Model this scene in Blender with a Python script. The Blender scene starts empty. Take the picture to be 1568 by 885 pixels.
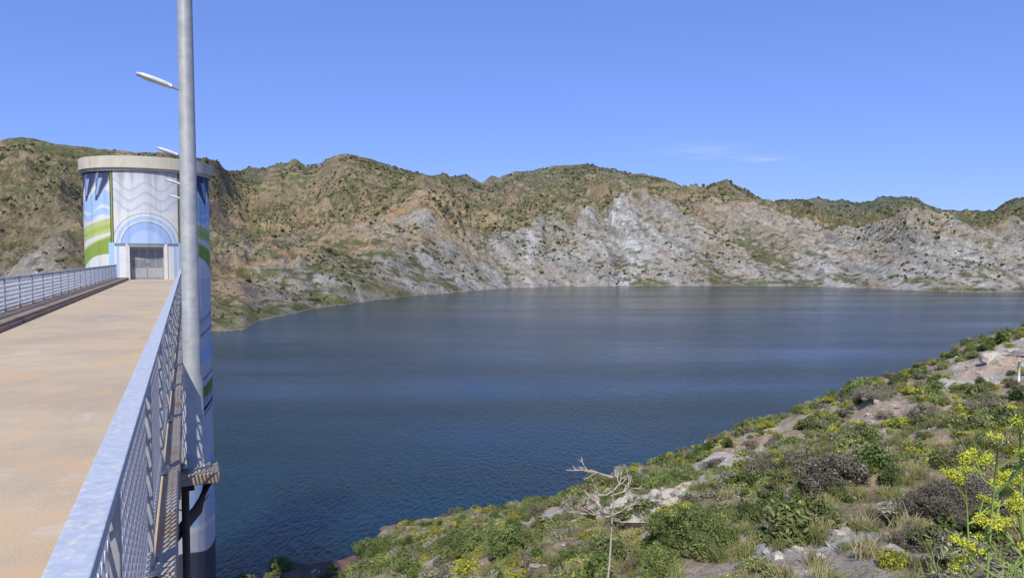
import bpy, math, random
import numpy as np
from mathutils import Vector
random.seed(7); rng=np.random.default_rng(7)
F=1100.0; PITCH=math.atan(49.5/F); CP,SP=math.cos(PITCH),math.sin(PITCH)
WATER=-30.0
scene=bpy.context.scene
scene.view_settings.view_transform='Standard'
try: scene.view_settings.look='None'
except Exception: pass
scene.view_settings.exposure=0

def W(u,v,y):
    b=(442.5-v)/F; s=y/(CP+b*SP)
    return ((u-784)/F*s, y, (-SP+b*CP)*s)

# ---------------------------------------------------------------- noise
def _perm(seed):
    r=np.random.default_rng(seed); p=r.permutation(256); return np.concatenate([p,p])
def perlin(x,y,seed=0):
    p=_perm(seed); x=np.asarray(x,float); y=np.asarray(y,float)
    xi=np.floor(x).astype(int); yi=np.floor(y).astype(int)
    xf=x-xi; yf=y-yi; xi&=255; yi&=255
    u=xf*xf*xf*(xf*(xf*6-15)+10); v=yf*yf*yf*(yf*(yf*6-15)+10)
    def g(h,a,b):
        ang=h*(2*math.pi/256); return np.cos(ang)*a+np.sin(ang)*b
    aa=p[p[xi]+yi]; ab=p[p[xi]+yi+1]; ba=p[p[xi+1]+yi]; bb=p[p[xi+1]+yi+1]
    x1=g(aa,xf,yf)*(1-u)+g(ba,xf-1,yf)*u
    x2=g(ab,xf,yf-1)*(1-u)+g(bb,xf-1,yf-1)*u
    return (x1*(1-v)+x2*v)*1.5
def fbm(x,y,o=4,seed=0):
    s=0;a=1;t=0
    for i in range(o):
        s=s+a*perlin(x*2**i,y*2**i,seed+i); t+=a; a*=.5
    return s/t
def ridged(x,y,o=4,seed=0):
    s=0;a=1;t=0
    for i in range(o):
        s=s+a*(1-np.abs(perlin(x*2**i,y*2**i,seed+i))*1.6); t+=a; a*=.5
    return s/t
def sstep(a,b,x):
    t=np.clip((x-a)/(b-a),0,1); return t*t*(3-2*t)

# ---------------------------------------------------------------- materials
def newmat(name):
    m=bpy.data.materials.new(name); m.use_nodes=True
    nt=m.node_tree; return m,nt,nt.nodes,nt.links,nt.nodes['Principled BSDF']
def mat_noise(name,c1,c2,scale=4,rough=.8,bump=.2,metal=0,c3=None,s3=.5,thr=.6,bdist=.02,stretch=None,k3=1.0):
    m,nt,N,L,P=newmat(name)
    g=N.new('ShaderNodeNewGeometry'); mp=N.new('ShaderNodeMapping'); L.new(g.outputs['Position'],mp.inputs[0])
    if stretch: mp.inputs['Scale'].default_value=stretch
    n=N.new('ShaderNodeTexNoise'); n.inputs['Scale'].default_value=scale; n.inputs['Detail'].default_value=8; n.inputs['Roughness'].default_value=.65
    L.new(mp.outputs[0],n.inputs['Vector'])
    r=N.new('ShaderNodeValToRGB'); r.color_ramp.elements[0].color=(*c1,1); r.color_ramp.elements[1].color=(*c2,1)
    r.color_ramp.elements[0].position=.32; r.color_ramp.elements[1].position=.68
    L.new(n.outputs[0],r.inputs[0]); out=r.outputs[0]
    if c3:
        n3=N.new('ShaderNodeTexNoise'); n3.inputs['Scale'].default_value=s3; n3.inputs['Detail'].default_value=9; n3.inputs['Roughness'].default_value=.7
        L.new(mp.outputs[0],n3.inputs['Vector'])
        mr=N.new('ShaderNodeMapRange'); mr.inputs[1].default_value=thr-.08; mr.inputs[2].default_value=thr+.12; mr.inputs[4].default_value=k3
        L.new(n3.outputs[0],mr.inputs[0])
        mx=N.new('ShaderNodeMix'); mx.data_type='RGBA'; L.new(mr.outputs[0],mx.inputs[0]); L.new(out,mx.inputs[6]); mx.inputs[7].default_value=(*c3,1); out=mx.outputs[2]
    L.new(out,P.inputs['Base Color'])
    P.inputs['Roughness'].default_value=rough; P.inputs['Metallic'].default_value=metal
    b=N.new('ShaderNodeBump'); b.inputs['Strength'].default_value=bump; b.inputs['Distance'].default_value=bdist
    L.new(n.outputs[0],b.inputs['Height']); L.new(b.outputs[0],P.inputs['Normal'])
    return m
def mat_attr(name,scales,amount,rough=.9,bump=.5,bdist=1.0,objrand=False,trans=0):
    m,nt,N,L,P=newmat(name)
    a=N.new('ShaderNodeAttribute'); a.attribute_name='Col'
    out=a.outputs['Color']
    g=N.new('ShaderNodeNewGeometry'); last=None
    for sc,am in zip(scales,amount):
        n=N.new('ShaderNodeTexNoise'); n.inputs['Scale'].default_value=sc; n.inputs['Detail'].default_value=6; n.inputs['Roughness'].default_value=.7
        L.new(g.outputs['Position'],n.inputs['Vector'])
        mr=N.new('ShaderNodeMapRange'); mr.inputs[1].default_value=.3; mr.inputs[2].default_value=.7; mr.inputs[3].default_value=1-am; mr.inputs[4].default_value=1+am
        L.new(n.outputs[0],mr.inputs[0])
        vm=N.new('ShaderNodeVectorMath'); vm.operation='SCALE'; L.new(out,vm.inputs[0]); L.new(mr.outputs[0],vm.inputs['Scale']); out=vm.outputs[0]
        b=N.new('ShaderNodeBump'); b.inputs['Strength'].default_value=bump; b.inputs['Distance'].default_value=bdist/sc
        L.new(n.outputs[0],b.inputs['Height'])
        if last: L.new(last.outputs[0],b.inputs['Normal'])
        last=b
    if objrand:
        oi=N.new('ShaderNodeObjectInfo'); mr=N.new('ShaderNodeMapRange'); mr.inputs[3].default_value=.65; mr.inputs[4].default_value=1.35
        L.new(oi.outputs['Random'],mr.inputs[0])
        vm=N.new('ShaderNodeVectorMath'); vm.operation='SCALE'; L.new(out,vm.inputs[0]); L.new(mr.outputs[0],vm.inputs['Scale']); out=vm.outputs[0]
    L.new(out,P.inputs['Base Color']); P.inputs['Roughness'].default_value=rough
    P.inputs['Specular IOR Level'].default_value=.2
    if last: L.new(last.outputs[0],P.inputs['Normal'])
    if trans:
        t=N.new('ShaderNodeBsdfTranslucent'); L.new(out,t.inputs[0]); ms=N.new('ShaderNodeMixShader'); ms.inputs[0].default_value=trans
        L.new(P.outputs[0],ms.inputs[1]); L.new(t.outputs[0],ms.inputs[2]); L.new(ms.outputs[0],N['Material Output'].inputs[0])
    return m

# ---------------------------------------------------------------- mesh helpers
def link(o,parent=None):
    scene.collection.objects.link(o)
    if parent: o.parent=parent
    return o
def empty(name):
    e=bpy.data.objects.new(name,None); e.empty_display_size=.5; return link(e)
def npmesh(name,co,faces,col=None,smooth=True,mat=None):
    me=bpy.data.meshes.new(name); co=np.asarray(co,np.float32); faces=np.asarray(faces,np.int32); k=faces.shape[1]
    me.vertices.add(len(co)); me.vertices.foreach_set('co',co.ravel())
    me.loops.add(faces.size); me.loops.foreach_set('vertex_index',faces.ravel())
    me.polygons.add(len(faces)); me.polygons.foreach_set('loop_start',np.arange(0,faces.size,k,dtype=np.int32))
    try: me.polygons.foreach_set('loop_total',np.full(len(faces),k,np.int32))
    except Exception: pass
    me.polygons.foreach_set('use_smooth',np.full(len(faces),smooth))
    if col is not None:
        at=me.color_attributes.new('Col','FLOAT_COLOR','POINT'); c=np.ones((len(co),4),np.float32); c[:,:3]=np.clip(col,0,1)
        at.data.foreach_set('color',c.ravel())
    me.update(calc_edges=True)
    if mat: me.materials.append(mat)
    return me
def gridfaces(nr,nc):
    i=np.arange(nr-1)[:,None]*nc+np.arange(nc-1)[None,:]
    return np.stack([i,i+1,i+nc+1,i+nc],-1).reshape(-1,4)

class MB:
    def __init__(s): s.v=[];s.f=[];s.m=[];s.sm=[]
    def face(s,pts,m=0):
        n=len(s.v); s.v+= [tuple(p) for p in pts]; s.f.append(tuple(range(n,n+len(pts)))); s.m.append(m); s.sm.append(False)
    def hexa(s,p,m=0):
        n=len(s.v); s.v+=[tuple(q) for q in p]
        for f in ((0,3,2,1),(4,5,6,7),(0,1,5,4),(1,2,6,5),(2,3,7,6),(3,0,4,7)):
            s.f.append(tuple(n+i for i in f)); s.m.append(m); s.sm.append(False)
    def tube(s,pts,r,m=0,n=12,cap=True):
        pts=[Vector(p) for p in pts]
        if not hasattr(r,'__len__'): r=[r]*len(pts)
        base=len(s.v)
        for i,p in enumerate(pts):
            t=(pts[min(i+1,len(pts)-1)]-pts[max(i-1,0)]).normalized()
            a=t.cross(Vector((0,0,1))) if abs(t.z)<.9 else t.cross(Vector((1,0,0)))
            a.normalize(); b=t.cross(a)
            for k in range(n):
                an=2*math.pi*k/n; s.v.append(tuple(p+(a*math.cos(an)+b*math.sin(an))*r[i]))
        for i in range(len(pts)-1):
            for k in range(n):
                a=base+i*n+k; b=base+i*n+(k+1)%n
                s.f.append((a,b,b+n,a+n)); s.m.append(m); s.sm.append(n>5)
        if cap:
            s.f.append(tuple(base+k for k in range(n))); s.m.append(m); s.sm.append(False)
            e=base+(len(pts)-1)*n; s.f.append(tuple(e+k for k in range(n))[::-1]); s.m.append(m); s.sm.append(False)
    def obj(s,name,mats,parent=None,bevel=0):
        me=bpy.data.meshes.new(name); me.from_pydata(s.v,[],s.f)
        for mt in mats: me.materials.append(mt)
        me.polygons.foreach_set('material_index',s.m); me.polygons.foreach_set('use_smooth',s.sm); me.update()
        o=bpy.data.objects.new(name,me); link(o,parent)
        if bevel:
            b=o.modifiers.new('bevel','BEVEL'); b.width=bevel; b.segments=2; b.limit_method='ANGLE'
        return o

# ---------------------------------------------------------------- camera, light, sky
cam=bpy.data.cameras.new('camera'); co=bpy.data.objects.new('camera',cam); link(co)
cam.sensor_width=36; cam.lens=36*F/1568; cam.clip_end=20000; cam.clip_start=.05
co.rotation_euler=(math.radians(90)-PITCH,0,0); scene.camera=co
AZ=math.radians(188); EL=math.radians(50)
sd=Vector((math.sin(AZ)*math.cos(EL),math.cos(AZ)*math.cos(EL),math.sin(EL)))
sun=bpy.data.lights.new('sun','SUN'); sun.energy=4.9; sun.angle=math.radians(.5); sun.color=(1,.96,.84)
so=bpy.data.objects.new('sun',sun); link(so); so.rotation_euler=sd.to_track_quat('Z','Y').to_euler(); so.location=(0,0,60)
w=bpy.data.worlds.new('World'); scene.world=w; w.use_nodes=True
N=w.node_tree.nodes; L=w.node_tree.links; bg=N['Background']
sk=N.new('ShaderNodeTexSky'); sk.sky_type='NISHITA'; sk.sun_disc=False; sk.sun_elevation=EL; sk.sun_rotation=AZ
sk.altitude=300; sk.air_density=1.0; sk.dust_density=0.0; sk.ozone_density=4.5
gm=N.new('ShaderNodeGamma'); gm.inputs[1].default_value=.58; L.new(sk.outputs[0],gm.inputs[0])
tint=N.new('ShaderNodeMix'); tint.data_type='RGBA'; tint.blend_type='MULTIPLY'; tint.inputs[0].default_value=1; tint.inputs[7].default_value=(1.16,1.50,2.8,1)
L.new(gm.outputs[0],tint.inputs[6])
tc=N.new('ShaderNodeTexCoord'); sx=N.new('ShaderNodeSeparateXYZ'); L.new(tc.outputs['Generated'],sx.inputs[0])
def mth(op,a,b=None):
    n=N.new('ShaderNodeMath'); n.operation=op
    for i,q in enumerate((a,b)):
        if q is None: continue
        if isinstance(q,(int,float)): n.inputs[i].default_value=q
        else: L.new(q,n.inputs[i])
    return n.outputs[0]
yy_=mth('MAXIMUM',sx.outputs[1],.05); ax=mth('DIVIDE',sx.outputs[0],yy_); az=mth('DIVIDE',sx.outputs[2],yy_)
cn=N.new('ShaderNodeTexNoise'); cn.inputs['Scale'].default_value=42; cn.inputs['Detail'].default_value=8; cn.inputs['Roughness'].default_value=.65
cm=N.new('ShaderNodeMapping'); cm.inputs['Scale'].default_value=(.4,.4,4.5); L.new(tc.outputs['Generated'],cm.inputs[0]); L.new(cm.outputs[0],cn.inputs['Vector'])
tot=None
for (a0,b0,ra,rb,k) in ((.265,.146,.045,.010,.40),(.345,.1345,.032,.005,.50)):
    d1=mth('DIVIDE',mth('SUBTRACT',ax,a0),ra); d2=mth('DIVIDE',mth('SUBTRACT',az,b0),rb)
    dd=mth('ADD',mth('MULTIPLY',d1,d1),mth('MULTIPLY',d2,d2)); e_=mth('MULTIPLY',mth('POWER',2.718,mth('MULTIPLY',dd,-1)),k)
    tot=e_ if tot is None else mth('ADD',tot,e_)
mk=mth('MULTIPLY',tot,mth('MULTIPLY',mth('MAXIMUM',mth('SUBTRACT',cn.outputs[0],.38),0),3.2))
cx=N.new('ShaderNodeMix'); cx.data_type='RGBA'; L.new(mk,cx.inputs[0]); L.new(tint.outputs[2],cx.inputs[6]); cx.inputs[7].default_value=(5.5,6.2,8.0,1)
L.new(cx.outputs[2],bg.inputs[0]); bg.inputs[1].default_value=.12

# ---------------------------------------------------------------- far hills
U=np.linspace(-350,1950,1300)
def ci(tab,x=U,sm=6):
    a=np.array(tab,float); r=np.interp(x,a[:,0],a[:,1])
    k=np.exp(-np.linspace(-2,2,2*sm+1)**2); k/=k.sum()
    return np.convolve(np.pad(r,sm,'edge'),k,'valid')
y0=ci([(-350,200),(0,230),(200,262),(330,288),(372,293),(395,335),(430,360),(480,415),(540,458),(620,540),(700,600),(780,690),(820,700),(860,730),(950,735),(1100,735),(1220,735),(1300,695),(1420,625),(1500,600),(1570,610),(1950,560)],sm=4)
y1=ci([(-350,450),(0,370),(80,400),(200,450),(330,520),(450,640),(540,700),(650,770),(720,790),(800,840),(880,870),(960,880),(1110,900),(1250,870),(1320,850),(1390,780),(1460,760),(1570,790),(1950,740)],sm=10)
v1=ci([(-350,330),(0,365),(40,350),(95,300),(140,320),(200,345),(330,380),(400,375),(450,368),(540,345),(600,325),(650,288),(690,315),(720,342),(750,344),(800,345),(880,325),(930,312),(965,302),(1040,312),(1110,316),(1180,328),(1250,345),(1320,348),(1360,340),(1390,325),(1430,338),(1460,345),(1570,345),(1950,335)],sm=4)
y3=ci([(-350,900),(0,850),(250,900),(330,1100),(380,1500),(460,1500),(535,1250),(640,1350),(740,1700),(800,1600),(900,1600),(1030,1600),(1065,1500),(1110,1350),(1160,1600),(1250,2100),(1400,2300),(1500,2200),(1545,1700),(1950,1600)],sm=12)
v3=ci([(-350,230),(-100,225),(0,217),(40,211),(70,215),(120,224),(200,232),(250,234),(320,243),(338,250),(352,262),(372,262),(385,257),(400,259),(430,249),(440,252),(456,243),(470,252),(490,251),(510,241),(535,236),(565,243),(600,254),(640,264),(665,268),(680,266),(690,273),(715,267),(738,281),(752,270),(765,271),(790,261),(815,262),(850,254),(900,251),(930,258),(960,264),(985,266),(1005,272),(1030,278),(1048,290),(1062,294),(1085,283),(1110,277),(1135,287),(1155,301),(1175,310),(1200,305),(1215,307),(1250,303),(1270,308),(1290,306),(1310,311),(1332,309),(1343,302),(1400,302),(1415,313),(1440,322),(1520,323),(1535,311),(1552,304),(1575,303),(1700,300),(1950,320)],sm=1)
el=lambda v:(-SP+(442.5-v)/F*CP)/(CP+(442.5-v)/F*SP)
t=(U-784)/F
z1=y1*el(v1); z3=y3*el(v3)
nA,nB,nC=210,190,30
pa=np.linspace(-.16,1,nA,endpoint=False); pb=np.linspace(0,1,nB,endpoint=False)**1.1; pc=np.linspace(0,1,nC)
Y=[];Z=[];S=[]
for p in pa:
    Y.append(y0+(y1-y0)*p)
    q=p if p<0 else p**.88
    Z.append(WATER+(z1-WATER)*q); S.append(np.full(len(U),p))
for p in pb:
    Y.append(y1+(y3-y1)*p); q=.25*p+.75*p**2.0 - .10*np.sin(math.pi*p)
    Z.append(z1+(z3-z1)*q); S.append(np.full(len(U),1+p))
for p in pc:
    Y.append(y3*(1+.5*p)); Z.append(z3-(z3*.9)*p**1.0*.8 ); S.append(np.full(len(U),2+p))
Y=np.array(Y);Z=np.array(Z);S=np.array(S); X=Y*t[None,:]
UU=np.broadcast_to(U[None,:],X.shape)
wx=fbm(X/200,Y/200,3,31)*60; wy=fbm(X/200,Y/200,3,41)*60
XX=X+wx; YY=Y+wy
front=sstep(1.25,.95,S)
env=np.where(S<0,.1,np.where(S<1,.1+.9*np.sin(np.clip(S,0,1)*math.pi*.62)**.8,1.0))
pS=np.clip(S-1,0,1)
envB=np.sin(pS*math.pi)*(1-pS)**.35*1.25
envSky=1-.88*np.exp(-((S-2)/.16)**2)
sh=X*.35
ga=ridged(XX/75+YY/420,YY/260,4,3)-.55
gb=ridged(XX/28+YY/120,YY/75,4,13)-.55
gB=ridged(XX/150,YY/190,4,63)-.55
g3=ridged(X/11,Y/11,3,23)-.5
big=ridged((XX+sh)/380,YY/330,4,53)-.5
amp=np.where(UU<700,.8,1.15)
Z2=Z+env*envSky*(front*amp*(ga*25+gb*10)+(1-front)*(gB*24+gb*14)+g3*3.2)+envB*(big*75)
Z2=Z2+(1-envSky)*fbm(X/40,Y/400,3,71)*5
Z2=np.where(S<0,np.minimum(Z2,WATER-.5+gb*4),Z2)
led=np.sin((Z2+X*.12+fbm(X/50,Y/50,3,77)*14)/2.7)*.55
Z2=Z2+env*(S<1)*led
P3=np.stack([X,Y,Z2],-1)
du=np.gradient(P3,axis=1); dv=np.gradient(P3,axis=0); nn=np.cross(du,dv); nn/=np.linalg.norm(nn,axis=-1,keepdims=True)+1e-9
nz=np.abs(nn[...,2])
C=lambda r,g,b:np.array([r,g,b])
def mix(a,b,k): return a*(1-k[...,None])+b*k[...,None]
n1=fbm(X/90,Y/90,4,101); n2=fbm((X+Z2)/30,Y/40+Z2/14,4,111); n3=fbm(X/8,Y/9+Z2/6,3,121); n4=fbm(X/200,Y/200,3,131); n5=fbm(X/38+Z2/22,Y/70,4,141)
n6=fbm((X+Z2*1.1)/14,(Z2*1.0+Y*.2)/30,4,151); n7=fbm(X/4,Y/5+Z2/3,3,161)
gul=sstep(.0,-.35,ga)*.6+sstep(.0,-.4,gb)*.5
rock=mix(C(.33,.31,.275),C(.50,.48,.45),sstep(-.25,.35,n6)); rock=mix(rock,C(.41,.335,.25)+0*rock,sstep(-.1,.3,n5)*.65); rock=mix(rock,C(.40,.315,.245)+0*rock,sstep(.05,.4,n1)*.4); rock=mix(rock,C(.12,.11,.09)+0*rock,sstep(.10,.42,n3)*.8)
rock=mix(rock,C(.58,.57,.55)+0*rock,sstep(.2,.5,n7+n6*.4)*.65)
tan=mix(C(.44,.33,.205),C(.35,.27,.165),sstep(-.3,.3,n2)); tan=mix(tan,C(.45,.30,.17)+0*tan,sstep(.05,.4,n5)); tan=mix(tan,C(.43,.40,.35)+0*tan,sstep(.05,.35,n1))
tan=mix(tan,C(.14,.125,.075)+0*tan,sstep(.10,.45,n3)*.75)
hill=mix(C(.34,.265,.165),C(.25,.205,.12),sstep(-.3,.3,n2)); hill=mix(hill,C(.37,.27,.17)+0*hill,sstep(.1,.5,n5)*.8)
greyk=sstep(690,760,UU)*sstep(1.1,.8,S+n1*.4)
greyk=np.maximum(greyk,sstep(.55,.3,S+n1*.35)*sstep(340,420,UU)*.9)
greyk=greyk*(1-.5*sstep(.0,.25,n4+.0)*sstep(.1,.4,S))
greyk=np.maximum(greyk,sstep(.9,.5,S)*sstep(130,60,UU)*.7)
base=mix(hill,tan,sstep(1.5,.9,S+n1*.5)*sstep(200,420,UU)); base=mix(base,rock,greyk)
streak=np.exp(-((UU-958-14*np.sin(S*6)+n6*34+n3*10)/15)**2)*sstep(1.1,.95,S)*sstep(-.35,.2,n7+n6)+.7*np.exp(-((UU-810+n6*20-30*(S-.5))/7)**2)*(S<.7)*(S>.2)
base=mix(base,C(.66,.66,.65)+0*base,np.clip(streak,0,1)*.85)
veg=mix(C(.155,.155,.065),C(.10,.11,.046),sstep(-.3,.3,n3)); veg=mix(veg,C(.18,.195,.06)+0*veg,sstep(.1,.4,n2)*.6)
vk=sstep(.0,.28,n2*.9+.8*n3+(nz-.76)*1.4+np.where(S>1,.12,-.16)+n4*.4+gul*.35*(S<1)+.25*sstep(1050,1200,UU)*(S>1))
vk=vk*np.where((S<1)&(UU>740),.8,.85)
base=mix(base,veg,vk)
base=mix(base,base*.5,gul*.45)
base=mix(base,veg*1.3,sstep(.2,.05,S)*sstep(330,345,UU)*sstep(720,560,UU)*sstep(-.25,.1,n2)*.85)
base=mix(base,C(.10,.12,.035)+0*base,sstep(.05,.01,S)*sstep(.0,.25,n1+n2*.4)*.6)
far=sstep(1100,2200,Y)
base=mix(base,base*C(.8,.85,1.0)+C(.022,.027,.046),far)  # aerial haze painted into the hill colour, growing with distance
base=mix(base,C(.42,.37,.32)+0*base,sstep(1.0,.0,Z2-WATER)*.5)
mt_hill=mat_attr('hill_rock_and_scrub',[.12,.5],[.25,.42],bump=.8,bdist=1.2)
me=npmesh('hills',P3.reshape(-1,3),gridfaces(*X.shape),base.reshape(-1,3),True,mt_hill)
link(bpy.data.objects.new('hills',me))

ico_v=[];ph=(1+5**.5)/2
for a,b in ((-1,ph),(1,ph),(-1,-ph),(1,-ph)): ico_v.append((a,b,0))
for a,b in ((-1,ph),(1,ph),(-1,-ph),(1,-ph)): ico_v.append((0,a,b))
for a,b in ((ph,-1),(ph,1),(-ph,-1),(-ph,1)): ico_v.append((a,0,b))
ico_v=np.array(ico_v)/math.sqrt(1+ph*ph)
ico_f=np.array([(0,11,5),(0,5,1),(0,1,7),(0,7,10),(0,10,11),(1,5,9),(5,11,4),(11,10,2),(10,7,6),(7,1,8),(3,9,4),(3,4,2),(3,2,6),(3,6,8),(3,8,9),(4,9,5),(2,4,11),(6,2,10),(8,6,7),(9,8,1)])
wgt=(S>.03)*(S<2.02)*sstep(-.2,.4,fbm(X/90,Y/90,3,201)+ (S>1)*.12)**1.5*np.where((S<1)&(UU>740),.4,1.0)
area=np.linalg.norm(np.cross(du,dv),axis=-1); wgt=wgt*np.clip(area,0,60)**.6
wf=(wgt/wgt.sum()).ravel(); NB=26000
idx=rng.choice(len(wf),NB,p=wf)
cp=P3.reshape(-1,3)[idx]+rng.normal(0,.8,(NB,3))*[1,1,0]
sz=rng.uniform(.6,1.4,NB)*np.where(rng.random(NB)<.12,1.8,1)*(.5+cp[:,1]/1300)
vv=ico_v[None]*sz[:,None,None]*(1+rng.normal(0,.24,(NB,12,1)))*np.array([1,1,.8])
vv=vv+cp[:,None,:]+np.array([0,0,.3])
ff=ico_f[None]+(np.arange(NB)*12)[:,None,None]
bc=np.array([.046,.056,.024])[None]*rng.uniform(.6,1.7,(NB,1))+rng.uniform(0,.02,(NB,1))*[1,.9,.1]
me=npmesh('distant_bushes',vv.reshape(-1,3),ff.reshape(-1,3),np.repeat(bc,12,0),False,mat_attr('bush_far',[1.5],[.3],bump=.0))
link(bpy.data.objects.new('distant_bushes',me))

# ---------------------------------------------------------------- lake (light scattered back from deep water = wide subsurface)
m,nt,N,L,P=newmat('lake_water')
P.inputs['Base Color'].default_value=(.005,.026,.034,1); P.inputs['IOR'].default_value=1.33; P.inputs['Roughness'].default_value=.13
P.inputs['Specular Tint'].default_value=(.72,.95,1,1)
try:
    P.subsurface_method='BURLEY'; P.inputs['Subsurface Weight'].default_value=1.0; P.inputs['Subsurface Radius'].default_value=(10,16,18); P.inputs['Subsurface Scale'].default_value=1.2
except Exception as e: print(e)
g=N.new('ShaderNodeNewGeometry')
def wn(scale,st,rot,det=4):
    mp=N.new('ShaderNodeMapping'); mp.inputs['Scale'].default_value=st; mp.inputs['Rotation'].default_value=(0,0,rot); L.new(g.outputs['Position'],mp.inputs[0])
    n=N.new('ShaderNodeTexNoise'); n.inputs['Scale'].default_value=scale; n.inputs['Detail'].default_value=det; L.new(mp.outputs[0],n.inputs['Vector']); return n
a=wn(1.9,(1,.4,1),.6,5); b=wn(.3,(1,.5,1),.25,3); c=wn(.010,(.45,2.4,1),-.3,6)
mr=N.new('ShaderNodeMapRange'); mr.inputs[1].default_value=.40; mr.inputs[2].default_value=.60; mr.inputs[3].default_value=.25; mr.inputs[4].default_value=1.0; L.new(c.outputs[0],mr.inputs[0])
b1=N.new('ShaderNodeBump'); b1.inputs['Distance'].default_value=.5; L.new(mr.outputs[0],b1.inputs['Strength']); L.new(a.outputs[0],b1.inputs['Height'])
b2=N.new('ShaderNodeBump'); b2.inputs['Distance'].default_value=.45; b2.inputs['Strength'].default_value=.3; L.new(b.outputs[0],b2.inputs['Height']); L.new(b1.outputs[0],b2.inputs['Normal'])
L.new(b2.outputs[0],P.inputs['Normal'])
me=npmesh('lake',[(-3000,-300,WATER),(3000,-300,WATER),(3000,3000,WATER),(-3000,3000,WATER)],[(0,1,2,3)],None,False,m)
link(bpy.data.objects.new('lake',me))

# ---------------------------------------------------------------- near slope
ctrl=[W(340,885,66),W(470,870,68),W(600,885,46),W(800,885,28),W(1000,885,19.5),W(1300,885,14),W(1568,885,11),
 W(560,854,71),W(600,822,73),W(700,798,74),W(800,786,73),W(860,762,70),W(1000,716,66),W(1100,685,64),W(1200,640,65),W(1300,604,70),W(1400,565,76),W(1480,558,84),W(1568,556,92),W(1800,560,95),
 W(800,840,42),W(1000,790,36),W(1300,700,33),W(1568,700,25),W(1568,615,50),W(1200,780,26),W(1400,630,50),W(1150,720,46),W(1800,700,24),W(1750,885,9),
 (0,0,-4.5),(0,9,-6.5),(8,4,-4.2),(-3,20,-12.5),(-5,10,-10),(-12,30,-21),(-10,14,-15),(-30,20,-27),(-25,45,-29.5),(-34,70,-33),(-20,0,-18),(-50,40,-33),(-60,0,-30),
 (-20,84,-33),(-8,88,-33),(3,92,-33),(14,95,-33),(28,96,-33),(42,98,-32),(58,104,-32),(80,125,-32),(110,135,-33),(150,140,-33),(20,-5,-3),(60,10,-4),(120,30,-4),(130,80,-14)]
ctrl=np.array(ctrl)
def tps(r): return np.where(r>0,r*r*np.log(r+1e-9),0)
def fitrbf(c):
    n=len(c); K=tps(np.linalg.norm(c[:,None,:2]-c[None,:,:2],axis=-1))+np.eye(n)*2.0
    A=np.zeros((n+3,n+3)); A[:n,:n]=K; A[:n,n:]=np.c_[np.ones(n),c[:,:2]]; A[n:,:n]=A[:n,n:].T
    return np.linalg.solve(A,np.r_[c[:,2],0,0,0])
cf=fitrbf(ctrl)
def Hh(x,y):
    x=np.asarray(x,float); y=np.asarray(y,float); z=cf[-3]+cf[-2]*x+cf[-1]*y
    for i,c in enumerate(ctrl): z=z+cf[i]*tps(np.hypot(x-c[0],y-c[1]))
    d=np.clip(np.hypot(x,y)/25,.25,1)
    return z+d*(fbm(x/9,y/9,3,301)*1.3+(ridged(x/4,y/4,3,311)-.5)*.8)+fbm(x/1.2,y/1.2,3,321)*.16
xs=np.arange(-60,135,.42); ys=np.arange(-8,142,.42)
GX,GY=np.meshgrid(xs,ys); GZ=Hh(GX,GY)
def ground_at(u,v):
    yy=np.arange(5,140,.15); pts=np.array([W(u,v,y) for y in yy]); h=Hh(pts[:,0],pts[:,1])
    k=np.argmax(h>=pts[:,2]) if (h>=pts[:,2]).any() else len(yy)-1
    return np.array([pts[k,0],pts[k,1],h[k]])
n1=fbm(GX/6,GY/6,4,401); n2=fbm(GX/1.5,GY/1.5,4,411); n3=fbm(GX/20,GY/20,3,421)
gc=mix(C(.38,.295,.215),C(.29,.215,.155),sstep(-.3,.3,n2)); gc=mix(gc,C(.42,.38,.325)+0*gc,sstep(.05,.4,n1)); gc=mix(gc,C(.15,.15,.06)+0*gc,sstep(-.1,.3,n2+n3*.6)*.65)
def patch(u,v,rx,ry,col,k=1.0,rot=0):
    global gc
    p=ground_at(u,v); dx=GX-p[0]; dy=GY-p[1]; c_,s_=math.cos(rot),math.sin(rot)
    a=(dx*c_+dy*s_)/rx; b=(-dx*s_+dy*c_)/ry; r=np.hypot(a,b)+n2*.5+n1*.3
    gc=mix(gc,np.array(col)+0*gc,sstep(1.15,.85,r)*k); return p
BARE=[]
for a in ((990,770,3.4,5,(.46,.44,.42)),(920,795,2.,3,(.42,.38,.34)),(1270,828,2.2,.9,(.42,.41,.39)),(1520,577,4.5,2.6,(.46,.42,.37)),(1350,640,2.4,3.6,(.39,.31,.24)),(1110,705,2.8,3.6,(.43,.39,.34)),(1400,640,2.0,2.6,(.39,.31,.25)),(1540,545,4,3,(.45,.34,.26)),(470,872,9,5,(.17,.10,.08)),(1060,740,2,2.5,(.41,.37,.33)),(850,780,2.2,2.5,(.40,.36,.32)),(1180,760,1.6,2.,(.40,.35,.29))):
    p=patch(a[0],a[1],a[2],a[3],a[4]); BARE.append((p[0],p[1],a[2],a[3]))
gc=mix(gc,C(.15,.10,.075)+0*gc,sstep(.9,.1,GZ-WATER)*.8)
me=npmesh('hillside_ground',np.stack([GX,GY,GZ],-1).reshape(-1,3),gridfaces(*GX.shape),gc.reshape(-1,3),True,mat_attr('stony_soil',[1.5,9],[.2,.4],bump=.9,bdist=.6))
link(bpy.data.objects.new('hillside_ground',me))

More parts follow.
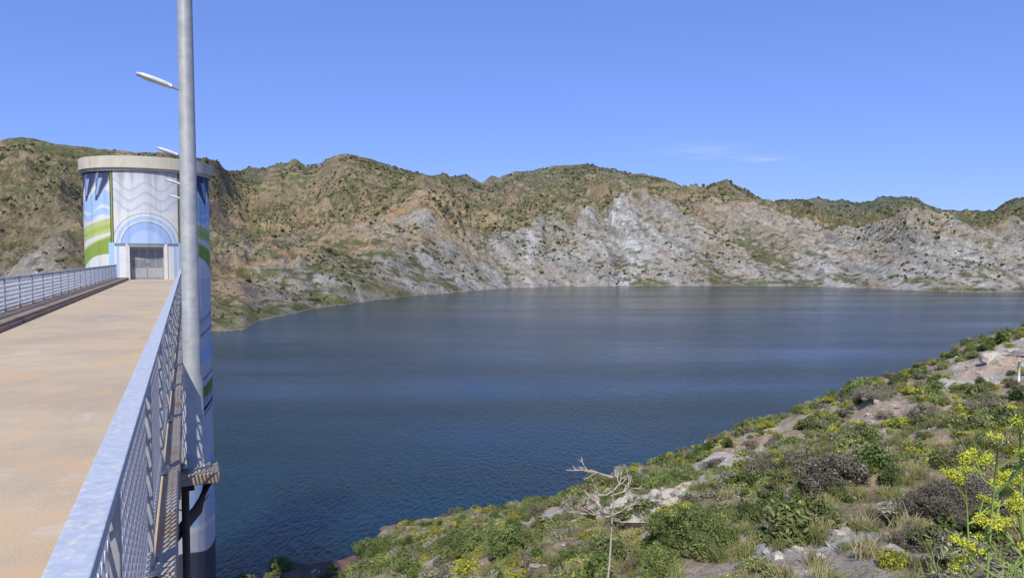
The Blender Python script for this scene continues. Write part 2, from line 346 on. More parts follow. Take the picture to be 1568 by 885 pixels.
def rocks(name,pos,size,col,seed):
    r=np.random.default_rng(seed); n=len(pos)
    v=list(map(tuple,ico_v)); f=[]; cache={}
    def mid(a,b):
        k=(min(a,b),max(a,b))
        if k not in cache:
            q=(np.array(v[a])+np.array(v[b]))/2; q/=np.linalg.norm(q); cache[k]=len(v); v.append(tuple(q))
        return cache[k]
    for a,b,c in ico_f:
        x,y,z=mid(a,b),mid(b,c),mid(c,a); f+=[(a,x,z),(b,y,x),(c,z,y),(x,y,z)]
    v=np.array(v); f=np.array(f); m=len(v)
    sc=r.uniform(.6,1.4,(n,1,3))*np.array([1,1,.6])
    dirs=r.normal(size=(n,7,3)); dirs/=np.linalg.norm(dirs,axis=-1,keepdims=True)
    V=np.repeat(v[None],n,0)*(1+r.normal(0,.09,(n,m,1)))
    for j in range(7):
        d=dirs[:,j][:,None,:]; q=(V*d).sum(-1,keepdims=True); V=V-d*np.maximum(q-.5,0)
    V=V*sc*size[:,None,None]+pos[:,None,:]
    FF=f[None]+(np.arange(n)*m)[:,None,None]
    cc=np.repeat(col,m,0)
    me=npmesh(name,V.reshape(-1,3),FF.reshape(-1,3),cc,False,mat_attr(name+'_stone',[3,14],[.25,.3],bump=.7,bdist=.4))
    link(bpy.data.objects.new(name,me))
P_=[];S_=[]
for i in range(2200):
    y=math.sqrt(random.uniform(6**2,110**2)); x=y*random.uniform(-.5,.95); P_.append((x,y)); S_.append(random.choice([.05,.06,.08,.1,.13,.2])*random.uniform(.8,1.4)*(0.7+y/80))
for (px,py,rx,ry) in BARE[:8]:
    for i in range(26):
        P_.append((px+random.gauss(0,rx*.6),py+random.gauss(0,ry*.6))); S_.append(random.uniform(.06,.28))
for i in range(40):
    p=ground_at(random.uniform(930,1060),random.uniform(745,795)); P_.append((p[0],p[1])); S_.append(random.uniform(.35,1.1))
for i in range(12):
    p=ground_at(random.uniform(1515,1600),random.uniform(540,556)); P_.append((p[0],p[1])); S_.append(random.uniform(.5,1.4))
P_=np.array(P_); S_=np.array(S_); zz=Hh(P_[:,0],P_[:,1]); keep=zz>-29.8
cc=np.array([.42,.38,.33])*rng.uniform(.65,1.2,(len(P_),1))+rng.uniform(-.02,.03,(len(P_),1))*[1,.2,-.6]
rocks('rocks',np.c_[P_,zz-S_*.08][keep],S_[keep],cc[keep],5)

# shrubs --------------------------------------------------------
mt_leaf=mat_attr('shrub_leaves',[],[],objrand=True,trans=.2)
def bush(name,seed,n,leaf,c1,c2,tip=None,tipk=0,dome=(.5,.5,.55),ncl=12,asp=2.2,up=.2,stick=14,cr_=(.2,.42)):
    r=np.random.default_rng(seed)
    cc=r.normal(size=(ncl,3)); cc/=np.linalg.norm(cc,axis=1,keepdims=True); cc[:,2]=np.abs(cc[:,2])
    cc*=r.uniform(.35,.8,(ncl,1)); cr=r.uniform(cr_[0],cr_[1],ncl)
    k=r.integers(0,ncl,n); d=r.normal(size=(n,3)); d/=np.linalg.norm(d,axis=1,keepdims=True)
    rad=r.uniform(.4,1.12,n)**.6
    p=cc[k]+d*(cr[k]*rad)[:,None]; p[:,2]=np.abs(p[:,2]); p*=np.array(dome)
    nrm=d+r.normal(0,.6,(n,3)); nrm[:,2]+=up; nrm/=np.linalg.norm(nrm,axis=1,keepdims=True)
    a=np.cross(nrm,r.normal(size=(n,3))); a/=np.linalg.norm(a,axis=1,keepdims=True); b=np.cross(nrm,a)
    s=leaf*r.uniform(.6,1.4,(n,1)); a=a*s*asp*.5; b=b*s*.5
    V=np.stack([p-a,p+b*.9,p+a,p-b*.9],1)
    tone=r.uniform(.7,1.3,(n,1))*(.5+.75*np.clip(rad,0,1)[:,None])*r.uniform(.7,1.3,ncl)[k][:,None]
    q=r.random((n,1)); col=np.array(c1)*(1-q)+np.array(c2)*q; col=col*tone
    if tip is not None:
        tk=(rad>.85)&(d[:,2]>-.1)&(r.random(n)<tipk); col[tk]=np.array(tip)*r.uniform(.75,1.2,(tk.sum(),1))
    V=V.reshape(-1,3); Fc=np.arange(n*4).reshape(n,4); col=np.repeat(col,4,0)
    tv=[];tf=[]
    for i in range(stick):
        e=cc[i%ncl]*np.array(dome)*r.uniform(.9,1.4); e[2]=abs(e[2]); o=np.array([0,0,0.]); w_=np.cross(e,[0,0,1.])+1e-3; w_=w_/np.linalg.norm(w_)*.006
        bI=len(V)+len(tv); tv+=[o-w_,o+w_,e+w_*.4,e-w_*.4]; tf.append((bI,bI+1,bI+2,bI+3))
    V=np.r_[V,np.array(tv)]; Fc=np.r_[Fc,np.array(tf)]; col=np.r_[col,np.tile([.16,.12,.09],(len(tv),1))]
    return npmesh(name,V,Fc,col,False,mt_leaf)
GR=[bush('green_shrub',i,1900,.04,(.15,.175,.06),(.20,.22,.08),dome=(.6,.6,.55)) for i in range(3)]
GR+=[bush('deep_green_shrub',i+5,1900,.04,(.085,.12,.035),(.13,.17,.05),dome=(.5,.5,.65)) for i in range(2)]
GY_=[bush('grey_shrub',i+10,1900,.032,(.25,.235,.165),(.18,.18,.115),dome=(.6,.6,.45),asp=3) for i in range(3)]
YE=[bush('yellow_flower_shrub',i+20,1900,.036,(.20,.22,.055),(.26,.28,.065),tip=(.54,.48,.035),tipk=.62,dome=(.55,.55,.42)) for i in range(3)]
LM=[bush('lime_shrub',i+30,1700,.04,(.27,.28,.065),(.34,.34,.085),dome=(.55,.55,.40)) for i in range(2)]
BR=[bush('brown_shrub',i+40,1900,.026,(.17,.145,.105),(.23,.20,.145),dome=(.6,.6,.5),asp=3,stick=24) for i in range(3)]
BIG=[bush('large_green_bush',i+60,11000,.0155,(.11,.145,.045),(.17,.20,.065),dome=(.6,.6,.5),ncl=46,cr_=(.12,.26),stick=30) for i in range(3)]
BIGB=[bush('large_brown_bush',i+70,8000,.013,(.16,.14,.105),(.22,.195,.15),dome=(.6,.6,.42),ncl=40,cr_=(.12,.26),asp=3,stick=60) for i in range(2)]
def grass(name,seed,n,c1,c2,h=.45):
    r=np.random.default_rng(seed); V=[];Fc=[];cl=[]
    for i in range(n):
        o=np.r_[r.normal(0,.12,2),0]; e=o+np.r_[r.normal(0,.16,2),r.uniform(.5,1)*h]; m=(o+e)/2+[0,0,.04]; a=r.uniform(0,6.3); w_=np.array([math.cos(a),math.sin(a),0])*.007
        b=len(V); V+=[o-w_,o+w_,m+w_,m-w_,e+w_*.2,e-w_*.2]; Fc+=[(b,b+1,b+2,b+3),(b+3,b+2,b+4,b+5)]
        q=r.random(); c=(np.array(c1)*(1-q)+np.array(c2)*q)*r.uniform(.7,1.2); cl+=[c]*6
    return npmesh(name,V,Fc,np.array(cl),False,mt_leaf)
GS=[grass('dry_grass',1,120,(.42,.36,.20),(.30,.27,.13)),grass('green_grass',2,120,(.20,.24,.07),(.33,.32,.13))]
roots={k:empty(k) for k in ('green_shrubs','grey_shrubs','flowering_shrubs','brown_shrubs','grass_tufts')}
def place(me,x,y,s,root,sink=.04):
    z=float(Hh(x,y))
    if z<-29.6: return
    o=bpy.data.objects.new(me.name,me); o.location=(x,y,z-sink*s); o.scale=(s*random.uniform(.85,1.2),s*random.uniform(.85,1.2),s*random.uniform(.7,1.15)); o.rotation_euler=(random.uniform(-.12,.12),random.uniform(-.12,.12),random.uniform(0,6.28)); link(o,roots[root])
cand=[]
for i in range(10500):
    y=math.sqrt(random.uniform(6.5**2,112**2)); x=y*random.uniform(-.5,.95); cand.append((x,y))
cand=np.array(cand); hz=Hh(cand[:,0],cand[:,1]); kn=fbm(cand[:,0]/7,cand[:,1]/7,3,501); kd=fbm(cand[:,0]/4,cand[:,1]/4,3,511)
for (x,y),h,a,b in zip(cand,hz,kn,kd):
    if h<-29.3: continue
    bare=False
    for (px,py,rx,ry) in BARE:
        if ((x-px)/rx)**2+((y-py)/ry)**2<1.1 and random.random()<.92: bare=True
    if bare or b<-.2 and random.random()<.8: continue
    s=random.choice([.6,.7,.9,1.1,1.3,1.8])*random.uniform(.8,1.2)
    if y<16: s*=.65
    elif y<30: s*=.85
    q=random.random()+a*.7
    if q<.18: place(random.choice(GY_),x,y,s,'grey_shrubs')
    elif q<.40: place(random.choice(GR[:3]),x,y,s,'green_shrubs')
    elif q<.70: place(random.choice(YE),x,y,s*.85,'flowering_shrubs')
    elif q<.83: place(random.choice(LM),x,y,s*.78,'flowering_shrubs')
    elif q<.92: place(random.choice(BR),x,y,s*.95,'brown_shrubs')
    else: place(random.choice(GR[3:]),x,y,s*1.15,'green_shrubs')
for i in range(1900):
    y=math.sqrt(random.uniform(6**2,50**2)); x=y*random.uniform(-.3,.9)
    place(random.choice(GS),x,y,random.uniform(.5,1.2),'grass_tufts',0)
def bigp(lst,u,v,s,root):
    p=ground_at(u,v); place(random.choice(lst),p[0],p[1],s,root)
for u,v,s in ((1020,745,4.2),(1050,738,3.4),(1050,838,2.4),(1090,842,2.0),(1020,850,1.8),(965,752,3.4),(1180,800,2.2),(735,838,3.6),(775,845,3.0),(700,842,3.2),(640,850,2.6),(375,872,3),(400,868,3.4),(430,872,2.8),(350,880,2.6),(570,852,4.2),(595,846,3.6),(950,765,2.6),(1010,870,1.5),(880,860,1.8)): bigp(BIG,u,v,s,'green_shrubs')
for u,v,s in ((1440,795,2.2),(1390,800,1.8),(1500,765,2.4),(1540,780,2.0),(1460,775,2.0),(1420,835,1.3),(1180,728,3.0),(1270,735,3.2),(1200,725,2.6),(1415,640,3),(1340,610,3)): bigp(BIGB,u,v,s,'brown_shrubs')

# ---------------------------------------------------------------- near tall plants
mt_dry=mat_noise('dry_stem',(.40,.33,.26),(.55,.48,.40),20,.9,.2)
mt_green=mat_noise('fennel_stem',(.20,.28,.06),(.30,.38,.09),20,.7,.1)
mt_yel=mat_noise('fennel_flower',(.46,.50,.04),(.60,.59,.06),30,.8,.1)
def stalk(base,top,r0,mb,m=0,bend=.1):
    base=Vector(base);top=Vector(top); k=Vector((random.uniform(-bend,bend),random.uniform(-bend,bend),0)); pts=[]
    for i in range(7):
        q=i/6; pts.append(base.lerp(top,q)+k*math.sin(q*3.14))
    mb.tube(pts,[r0*(1-.65*i/6) for i in range(7)],m,6); return pts
mb=MB(); top=Vector(W(940,722,10)); bz=float(Hh(W(895,885,10)[0],10)); base=Vector((W(895,885,10)[0],10,bz))
stalk(base,top,.026,mb)
def twig(p,d,l,r,dep):
    e=p+d*l; mid=p+d*l*.5+Vector((random.uniform(-1,1),random.uniform(-1,1),random.uniform(-1,1)))*l*.08
    mb.tube([p,mid,e],[r,r*.8,r*.6],0,5)
    if dep>0:
        for j in range(random.choice([2,3,3])):
            nd=(d+Vector((random.uniform(-1,1),random.uniform(-1,1),random.uniform(-.5,.7)))*.8).normalized(); twig(p+d*l*random.uniform(.55,1),nd,l*random.uniform(.5,.75),max(r*.65,.004),dep-1)
for i in range(10):
    a=i*.628+random.uniform(-.3,.3); d=Vector((math.cos(a)*1.2,math.sin(a)*.7,random.uniform(.0,.6))).normalized()
    twig(base.lerp(top,random.uniform(.80,1)),d,random.uniform(.22,.34),.011,3)
mb.obj('dried_plant_stalk',[mt_dry])
def fennel(bu,bv,tu,tv,y,seed,nb=9,sc=1.0):
    random.seed(seed); mb=MB()
    bx,_,_=W(bu,bv,y); bz=float(Hh(bx,y)); base=Vector((bx,y,bz-.05)); top=Vector(W(tu,tv,y))
    stalk(base,top,.024*sc,mb)
    def umbel(p,d,R):
        for i in range(18):
            a=random.uniform(0,6.28); q=(d+Vector((math.cos(a),math.sin(a),random.uniform(-.1,.4)))*random.uniform(.2,.9)).normalized()
            e=p+q*R*random.uniform(.8,1); mb.tube([p,e],[.0022,.0015],0,4,False)
            for k in range(10):
                c=e+Vector([random.gauss(0,.014) for _ in range(3)]); s=random.uniform(.004,.009)
                n=Vector([random.gauss(0,1) for _ in range(3)]).normalized(); a1=n.orthogonal().normalized()*s; b1=n.cross(a1)
                mb.face([c-a1,c-b1,c+a1,c+b1],1)
    umbel(top,Vector((0,0,1)),.13*sc)
    for i in range(nb):
        q=random.uniform(.55,.98); p=base.lerp(top,q); a=random.uniform(0,6.28)
        d=Vector((math.cos(a)*.8,math.sin(a)*.5,.75)).normalized(); l=random.uniform(.25,.5)*sc
        e=p+d*l; mb.tube([p,p+d*l*.5+Vector((0,0,-.03)),e],[.010,.008,.006],0,5); umbel(e,d,.11*sc)
        for j in range(2):
            d2=(d+Vector((random.uniform(-.8,.8),random.uniform(-.8,.8),.3))).normalized(); e2=p+d*l*.6+d2*l*.5; mb.tube([p+d*l*.6,e2],[.005,.004],0,4); umbel(e2,d2,.08*sc)
    for i in range(14):
        q=random.uniform(.05,.7); p=base.lerp(top,q); a=random.uniform(0,6.28); d=Vector((math.cos(a),math.sin(a),.35)).normalized(); l=random.uniform(.25,.5)*sc
        mb.tube([p,p+d*l*.6,p+d*l-Vector((0,0,.06))],[.005,.003,.002],0,4)
        for k in range(50):
            s=p+d*l*random.uniform(.3,1); e=s+Vector([random.gauss(0,.06) for _ in range(3)])*sc; w_=Vector((.0025,0,.001)); mb.face([s-w_,s+w_,e+w_*.5,e-w_*.5],0)
    mb.obj('giant_fennel',[mt_green,mt_yel])
fennel(1520,885,1528,685,5.5,3,9,.8); fennel(1590,885,1562,660,6.0,5,9,.9); fennel(1500,885,1478,728,7,9,5,.75)
random.seed(11)

# ---------------------------------------------------------------- bridge frame
TH=math.atan((285-784)/F); D=Vector((math.sin(TH),math.cos(TH),0)); Lf=Vector((-math.cos(TH),math.sin(TH),0))
def B(s,d,z): return D*s+Lf*d+Vector((0,0,z))
DZ=-1.65
def bx(mb,s0,s1,d0,d1,z0,z1,m=0):
    mb.hexa([B(s0,d1,z0),B(s1,d1,z0),B(s1,d0,z0),B(s0,d0,z0),B(s0,d1,z1),B(s1,d1,z1),B(s1,d0,z1),B(s0,d0,z1)],m)
mt_deck=mat_noise('deck_concrete',(.53,.41,.275),(.45,.355,.245),1.1,.9,.35,c3=(.37,.305,.23),s3=.35,thr=.53,bdist=.01)
nt=mt_deck.node_tree; N=nt.nodes; L=nt.links; P=N['Principled BSDF']; src=P.inputs['Base Color'].links[0].from_socket
g=N.new('ShaderNodeNewGeometry')
def dn(sc,det=6):
    n=N.new('ShaderNodeTexNoise'); n.inputs['Scale'].default_value=sc; n.inputs['Detail'].default_value=det; n.inputs['Roughness'].default_value=.75; L.new(g.outputs['Position'],n.inputs['Vector']); return n
f1=dn(60); mr=N.new('ShaderNodeMapRange'); mr.inputs[1].default_value=.3; mr.inputs[2].default_value=.7; mr.inputs[3].default_value=.70; mr.inputs[4].default_value=1.2; L.new(f1.outputs[0],mr.inputs[0])
vm=N.new('ShaderNodeVectorMath'); vm.operation='SCALE'; L.new(src,vm.inputs[0]); L.new(mr.outputs[0],vm.inputs['Scale'])
f2=dn(.8,10); mr2=N.new('ShaderNodeMapRange'); mr2.inputs[1].default_value=.58; mr2.inputs[2].default_value=.66; mr2.inputs[4].default_value=.45; L.new(f2.outputs[0],mr2.inputs[0])
mx=N.new('ShaderNodeMix'); mx.data_type='RGBA'; L.new(mr2.outputs[0],mx.inputs[0]); L.new(vm.outputs[0],mx.inputs[6]); mx.inputs[7].default_value=(.58,.51,.41,1)
f3=dn(1.0,9); mr3=N.new('ShaderNodeMapRange'); mr3.inputs[1].default_value=.50; mr3.inputs[2].default_value=.66; mr3.inputs[4].default_value=.6; L.new(f3.outputs[0],mr3.inputs[0])
mx2=N.new('ShaderNodeMix'); mx2.data_type='RGBA'; L.new(mr3.outputs[0],mx2.inputs[0]); L.new(mx.outputs[2],mx2.inputs[6]); mx2.inputs[7].default_value=(.54,.35,.19,1)
L.new(mx2.outputs[2],P.inputs['Base Color'])
mt_conc=mat_noise('old_concrete',(.42,.37,.31),(.30,.26,.21),2.5,.9,.3,c3=(.25,.15,.09),s3=2.0,thr=.58)
mt_kerb=mat_noise('kerb_weathered',(.30,.215,.15),(.20,.15,.11),3,.9,.4,c3=(.10,.08,.07),s3=1.5,thr=.6)
mt_galv=mat_noise('galvanised_steel',(.42,.42,.41),(.30,.31,.31),14,.55,.08,metal=.2,c3=(.50,.48,.43),s3=6,thr=.6)
mt_rail=mat_noise('grey_painted_rail',(.45,.50,.59),(.36,.40,.48),30,.55,.12,metal=.05,c3=(.66,.60,.50),s3=38,thr=.56,bdist=.003,k3=.9)
mt_mesh=mat_noise('mesh_steel',(.52,.56,.66),(.42,.46,.55),8,.5,.0,metal=.1)
mt_dark=mat_noise('dark_steel',(.10,.10,.11),(.06,.06,.065),8,.6,.2,metal=.3,c3=(.16,.09,.05),s3=5,thr=.58)
mt_white=mat_noise('white_lamp_paint',(.75,.74,.70),(.62,.61,.57),6,.4,.05)
br=empty('footbridge')
mb=MB()
bx(mb,-4,58.45,.16,4.6,DZ-.28,DZ,0)
mb.obj('deck',[mt_deck],br)
mb=MB()
bx(mb,-4,57.9,3.75,4.62,DZ+.003,DZ+.17,0); bx(mb,-4,57.9,3.70,3.748,DZ+.002,DZ+.10,0)
mb.obj('left_kerb',[mt_kerb],br,.015)
mb=MB()
for i in range(62):
    s=-4+i; j=random.uniform(-.008,.008); bx(mb,s+.006,s+.994,.075+j,.158,DZ-.22,DZ+.03+j,0)
mb.obj('edge_lip',[mt_conc],br,.01)
mb=MB(); bx(mb,-4,58.3,.5,4.2,DZ-1.6,DZ-.282,0); mb.obj('girder',[mt_conc],br)
mb=MB()
for z,d,r in ((DZ-.42,.36,.06),(DZ-.62,.42,.035)):
    mb.tube([B(-4,d,z),B(58,d,z)],r,0,10)
for i in range(25): s=1+i*2.3; bx(mb,s,s+.06,.10,.5,DZ-.36,DZ-.29,0)
mb.obj('service_pipes',[mt_dark],br)
mb=MB()
for s in (20,38): 
    mb.tube([B(s,2.4,WATER-3),B(s,2.4,DZ-1.6)],[1.0,.8],0,20)
mb.obj('piers',[mt_conc],br)
def railing(name,d,z0,z1,s0,s1,w,diam_w,diam_h,post,t_):
    e=br
    mb=MB(); bx(mb,s0,s1,d-w/2,d+w/2,z1-.035,z1,0)
    bx(mb,s0,s1,d-.02,d+.02,z0+.06,z0+.10,1)
    s=s0+.4
    while s<s1:
        bx(mb,s,s+.05,d-.03,d+.03,z0-.02,z1-.036,1); bx(mb,s-.05,s+.10,d-.065,d+.065,z0-.02,z0+.012,1)
        for k in (-.03,.08): mb.tube([B(s+k,d-.045,z0+.012),B(s+k,d-.045,z0+.04)],.012,1,6)
        s+=post
    mb.obj(name+'_frame',[mt_rail,mt_galv],e,.004)
    mb=MB(); zb,zt=z0+.10,z1-.04; hh=zt-zb; run=hh*diam_w/diam_h
    s=s0
    while s<s1-run:
        for sg in (1,-1):
            a,b=(s,s+run) if sg>0 else (s+run,s)
            p=B(a,d+sg*.002,zb); q=B(b,d+sg*.002,zt); off=Lf*.004
            mb.hexa([p-D*t_-off,p+D*t_-off,p+D*t_+off,p-D*t_+off,q-D*t_-off,q+D*t_-off,q+D*t_+off,q-D*t_+off],0)
        s+=diam_w
    mb.obj(name+'_mesh',[mt_mesh],e)
railing('right_railing',.208,DZ+.03,-.575,-2,57.6,.082,.075,.15,1.9,.005)
railing('left_railing',4.45,DZ+.17,-.55,-2,57.4,.07,.11,.24,1.9,.009)

# ---------------------------------------------------------------- street lamps
def lamp(s,d=-.03,top=4.0,near=False):
    e=empty('street_lamp'); mb=MB()
    zb=DZ-.10
    mb.tube([B(s,d,zb),B(s,d,zb+.03)],.13,0,16)
    mb.tube([B(s,d,zb+.03),B(s,d,zb+.75),B(s,d,zb+.78),B(s,d,top-.1),B(s,d,top)],[.084,.082,.071,.048,.046],0,24)
    for k in range(4):
        a=k*math.pi/2+.78; q=B(s,d,zb+.03)+D*math.cos(a)*.105+Lf*math.sin(a)*.105; mb.tube([q,q+Vector((0,0,.04))],.012,0,6)
    mb.obj('post',[mt_galv],e)
    mb=MB(); mb.tube([B(s,d,top-.08),B(s,d+.1,top-.02),B(s,d+.35,top+.07)],[.035,.032,.028],0,10); mb.obj('arm',[mt_galv],e)
    mb=MB()
    secs=[(.25,.05,.05,.05),(.35,.09,.08,.06),(.6,.14,.09,.07),(.85,.15,.08,.06),(1.0,.09,.045,.035)]
    rings=[]
    for (dd,w_,hu,hd) in secs:
        ring=[]; zc=top+.02+(dd-.2)*.30
        for k in range(12):
            a=2*math.pi*k/12; zz=(hu if math.sin(a)>0 else hd)*math.sin(a); ring.append(B(s+w_*math.cos(a),d+dd,zc+zz))
        rings.append(ring)
    n0=len(mb.v)
    for r_ in rings: mb.v+=[tuple(q) for q in r_]
    for i in range(len(rings)-1):
        for k in range(12):
            a=n0+i*12+k; b=n0+i*12+(k+1)%12; mb.f.append((a,b,b+12,a+12)); mb.m.append(0); mb.sm.append(True)
    mb.f.append(tuple(n0+k for k in range(12))); mb.m.append(0); mb.sm.append(False)
    mb.f.append(tuple(n0+48+k for k in range(12))[::-1]); mb.m.append(0); mb.sm.append(False)
    mb.obj('lamp_head',[mt_white],e)
    mb=MB(); bx(mb,s-.2,s+.2,d-.19,.073,zb-.09,zb-.001,0); mb.obj('bracket_slab',[mt_conc],e,.01)
    mb=MB(); mb.tube([B(s,d-.12,zb-.09),B(s,d-.02,zb-.35),B(s,.45,zb-.95)],.045,0,10); mb.tube([B(s-.12,d,zb-.12),B(s-.12,.5,zb-.14)],.03,0,8); mb.tube([B(s+.12,d,zb-.12),B(s+.12,.5,zb-.14)],.03,0,8)
    mb.tube([B(s-.05,.04,zb-.1),B(s-.05,.04,zb-1.6)],.032,0,8)
    mb.obj('strut',[mt_dark],e)
for s in (6.45,19.1,31.7,44.3,55.6): lamp(s)

# ---------------------------------------------------------------- intake tower
R=4.32; TC=Vector((-62.3*math.sin(math.radians(26.75)),62.3*math.cos(math.radians(26.75)),0))
tw=empty('intake_tower')
nph,nzr=620,760
ph=np.linspace(-math.pi,math.pi,nph+1); zr=np.linspace(-33,6.25,nzr)
PH,ZR=np.meshgrid(ph,zr)
dirx=(-D.x)*np.cos(PH)+(-Lf.x)*np.sin(PH); diry=(-D.y)*np.cos(PH)+(-Lf.y)*np.sin(PH)
TX=TC.x+R*dirx; TY=TC.y+R*diry
A=R*PH; z=ZR
white=C(.68,.67,.64); lb=C(.38,.53,.74); db=C(.055,.075,.14); gr=C(.26,.36,.07); lg=C(.50,.52,.22); lav=C(.46,.50,.64); ol=C(.10,.09,.04)
mc=np.tile(white,(*A.shape,1)).astype(float)
def paint(mask,col,k=1.0):
    mc[mask]=mc[mask]*(1-k)+np.array(col)*k
aa=np.abs(A); side=aa-2.42
above=z>-1.7
s1=above&(side>0)
w1=2.9-.10*side+.18*np.sin(side*2.2)
paint(s1&(z>w1)&(z<4.45+.35*np.sin(side*1.6+.4)),lb)
paint(s1&(z>w1+.45)&(z<w1+.62+.12*np.sin(side*3)),C(.62,.68,.76))
for c0,wd in ((.35,.5),(1.75,.7),(3.4,.9)):
    cc_=c0+(6.2-z)*.40; x_=(side-cc_)/(wd*np.clip((z-3.7)/1.6,.15,1.0))
    paint(s1&(np.abs(x_)<1)&(z>4.0),db); paint(s1&(x_>.0)&(x_<.75)&(z>4.4)&(z<5.6),C(.30,.40,.60)); paint(s1&(x_>-1.25)&(x_<-1)&(z>4.0),C(.2,.22,.3))
paint(s1&(z>1.75-.22*side)&(z<2.75-.22*side),lg); paint(s1&(z>2.0-.22*side)&(z<2.35-.22*side),gr*1.4)
paint(s1&(z>.2-.3*side+.25*np.sin(side))&(z<1.55-.3*side),gr)
paint(s1&(z>1.42-.3*side)&(z<1.55-.3*side),lg); paint(s1&(z<-.75)&(z>-.95+.1*side),lav)
paint(above&(aa>2.16)&(aa<2.42),ol); paint(above&(aa>2.25)&(aa<2.33)&(z>1),lg*.6)
paint(above&(aa>2.16)&(aa<2.6)&(z<1.0),lb)
ctr=above&(aa<2.16)
paint(ctr&(z>3.2),C(.62,.62,.63))
for k in range(3):
    f_=3.75+k*.72+.32*np.cos(A*2.9)*1.0-.22*np.cos(A*.8)
    paint(ctr&(z>f_-.15)&(z<f_+.0),C(.50,.54,.61)); paint(ctr&(z>f_+.0)&(z<f_+.05),C(.42,.46,.54))
rr=np.hypot(A/2.08,(z-.72)/2.15)
arch=ctr&(z>.72)
paint(arch&(rr<1.1)&(rr>1.0),white); paint(arch&(rr<1.12)&(rr>1.09),C(.3,.33,.4)); paint(arch&(rr<1.0)&(rr>.88),lb); paint(arch&(rr<.8),C(.34,.46,.72)); paint(arch&(rr<.55),C(.42,.53,.76)); paint(arch&(rr<.83)&(rr>.8),C(.2,.25,.4))
paint(ctr&(z<.72)&(aa>1.8)&(aa<2.02),lb)
paint(ctr&(z<.95)&(z>.72),C(.20,.22,.26))
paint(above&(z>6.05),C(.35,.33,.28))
bl=~above
paint(bl,C(.55,.57,.63))
q=z+1.6*np.sin(A*.55+.6)+.5*A
for per,off,wd,cl in ((6.2,0,.5,lav*.75),(6.2,.8,.12,db),(9.3,3.0,1.1,lb),(9.3,4.3,.14,db),(13.,7.5,.9,gr*.7),(13.,8.5,.35,db),(13,2,.35,C(.5,.5,.5))):
    paint(bl&(((q+off+40)%per)<wd),cl)
paint(bl&(z<-15.5)&(z>-20.5)&(np.abs(((A+.5)%2.4)-1.2)<.75),lb); paint(bl&(z<-20.5)&(z>-21),white)
paint(bl&(z<-22.5+.3*np.sin(A)),C(.07,.08,.11)); paint(bl&(z<-28),C(.25,.22,.18))
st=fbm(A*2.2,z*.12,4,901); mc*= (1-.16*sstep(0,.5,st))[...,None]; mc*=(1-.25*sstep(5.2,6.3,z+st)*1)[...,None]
f=gridfaces(nzr,nph+1)
ca=A.ravel()[f].mean(1); cz=z.ravel()[f].mean(1)
f=f[~((np.abs(ca)<1.12)&(cz>DZ-.3)&(cz<.7))]
f=f[:, ::-1]
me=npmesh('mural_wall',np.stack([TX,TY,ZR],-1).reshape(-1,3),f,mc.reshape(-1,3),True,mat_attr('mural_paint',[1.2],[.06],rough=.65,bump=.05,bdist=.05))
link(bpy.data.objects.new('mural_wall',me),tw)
mt_cream=mat_noise('cream_concrete',(.62,.565,.44),(.52,.47,.365),1.5,.85,.2,c3=(.34,.28,.20),s3=1.2,thr=.6,stretch=(1,1,.3))
mb=MB()
prof=[(R-.3,6.1),(R+.12,6.1),(R+.12,6.24),(R+.27,6.30),(R+.27,7.12),(R+.02,7.16),(R-.05,7.0),(0.01,7.1)]
NN=96
for (r_,zz) in prof:
    for k in range(NN):
        a=2*math.pi*k/NN; mb.v.append((TC.x+r_*math.cos(a),TC.y+r_*math.sin(a),zz))
for i in range(len(prof)-1):
    for k in range(NN):
        a=i*NN+k;b=i*NN+(k+1)%NN; mb.f.append((a,b,b+NN,a+NN)); mb.m.append(0); mb.sm.append(False)
mb.obj('roof_slab',[mt_cream],tw)
tcs=TC.dot(D); tcd=TC.dot(Lf)
def tb(mb,f0,f1,a0,a1,z0,z1,m=0):
    bx(mb,tcs-f1,tcs-f0,tcd-a1,tcd-a0,z0,z1,m)
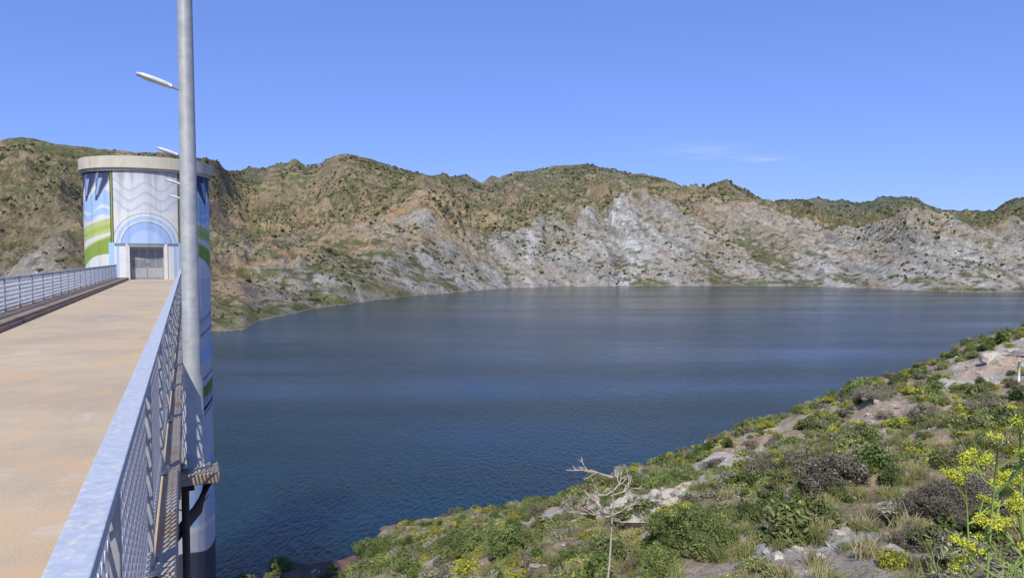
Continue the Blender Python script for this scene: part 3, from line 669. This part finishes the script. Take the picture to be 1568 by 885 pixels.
mt_pl=mat_noise('white_plaster',(.66,.65,.62),(.55,.54,.50),2,.8,.1)
mt_door=mat_noise('grey_door_metal',(.40,.41,.43),(.32,.33,.35),5,.5,.1,metal=.1,c3=(.42,.38,.3),s3=2,thr=.6)
mt_glass=mat_noise('dusty_door_glass',(.16,.17,.18),(.24,.24,.24),4,.3,0)
mb=MB()
tb(mb,3.3,4.16,-1.35,-1.09,DZ-.1,.9); tb(mb,3.3,4.16,1.09,1.35,DZ-.1,.9); tb(mb,3.3,4.155,-1.09,1.09,.70,.9); tb(mb,3.2,3.29,-1.35,1.35,DZ-.1,.9)
mb.obj('entrance_recess',[mt_pl],tw)
mb=MB()
for sg in (-1,1):
    c0=.01 if sg>0 else -1.06; c1=1.06 if sg>0 else -.01
    tb(mb,3.6,3.66,c0,c1,DZ+.01,.62,0)
    for (za,zb_) in ((DZ+.12,DZ+.75),(DZ+.85,DZ+1.45),(DZ+1.55,.52)):
        for (xa,xb) in ((c0+.07,(c0+c1)/2-.03),((c0+c1)/2+.03,c1-.07)):
            tb(mb,3.661,3.675,xa,xb,za,zb_,1 if za>0.7+DZ else 0)
    tb(mb,3.66,3.72,sg*.08-.015,sg*.08+.015,DZ+1.0,DZ+1.2,2)
tb(mb,3.58,3.70,-1.09,1.09,.62,.70,0)
mb.obj('double_door',[mt_door,mt_glass,mt_dark],tw,.004)

# ---------------------------------------------------------------- dam crest under the viewpoint
mb=MB(); mb.hexa([(-7,-14,-6),(-3.2,1.2,-6),(.9,1.2,-6),(3,-14,-6),(-7,-14,DZ-.03),(-3.2,1.2,DZ-.03),(.9,1.2,DZ-.03),(3,-14,DZ-.03)]); mb.obj('dam_crest',[mt_conc],None,.03)
p=ground_at(1560,585); mb=MB(); mb.tube([(p[0],p[1],p[2]-.1),(p[0],p[1],p[2]+1.5)],.08,0,10); mb.tube([(p[0],p[1],p[2]+1.5),(p[0],p[1],p[2]+1.6)],[.09,.05],0,10); mb.obj('marker_post',[mt_pl])
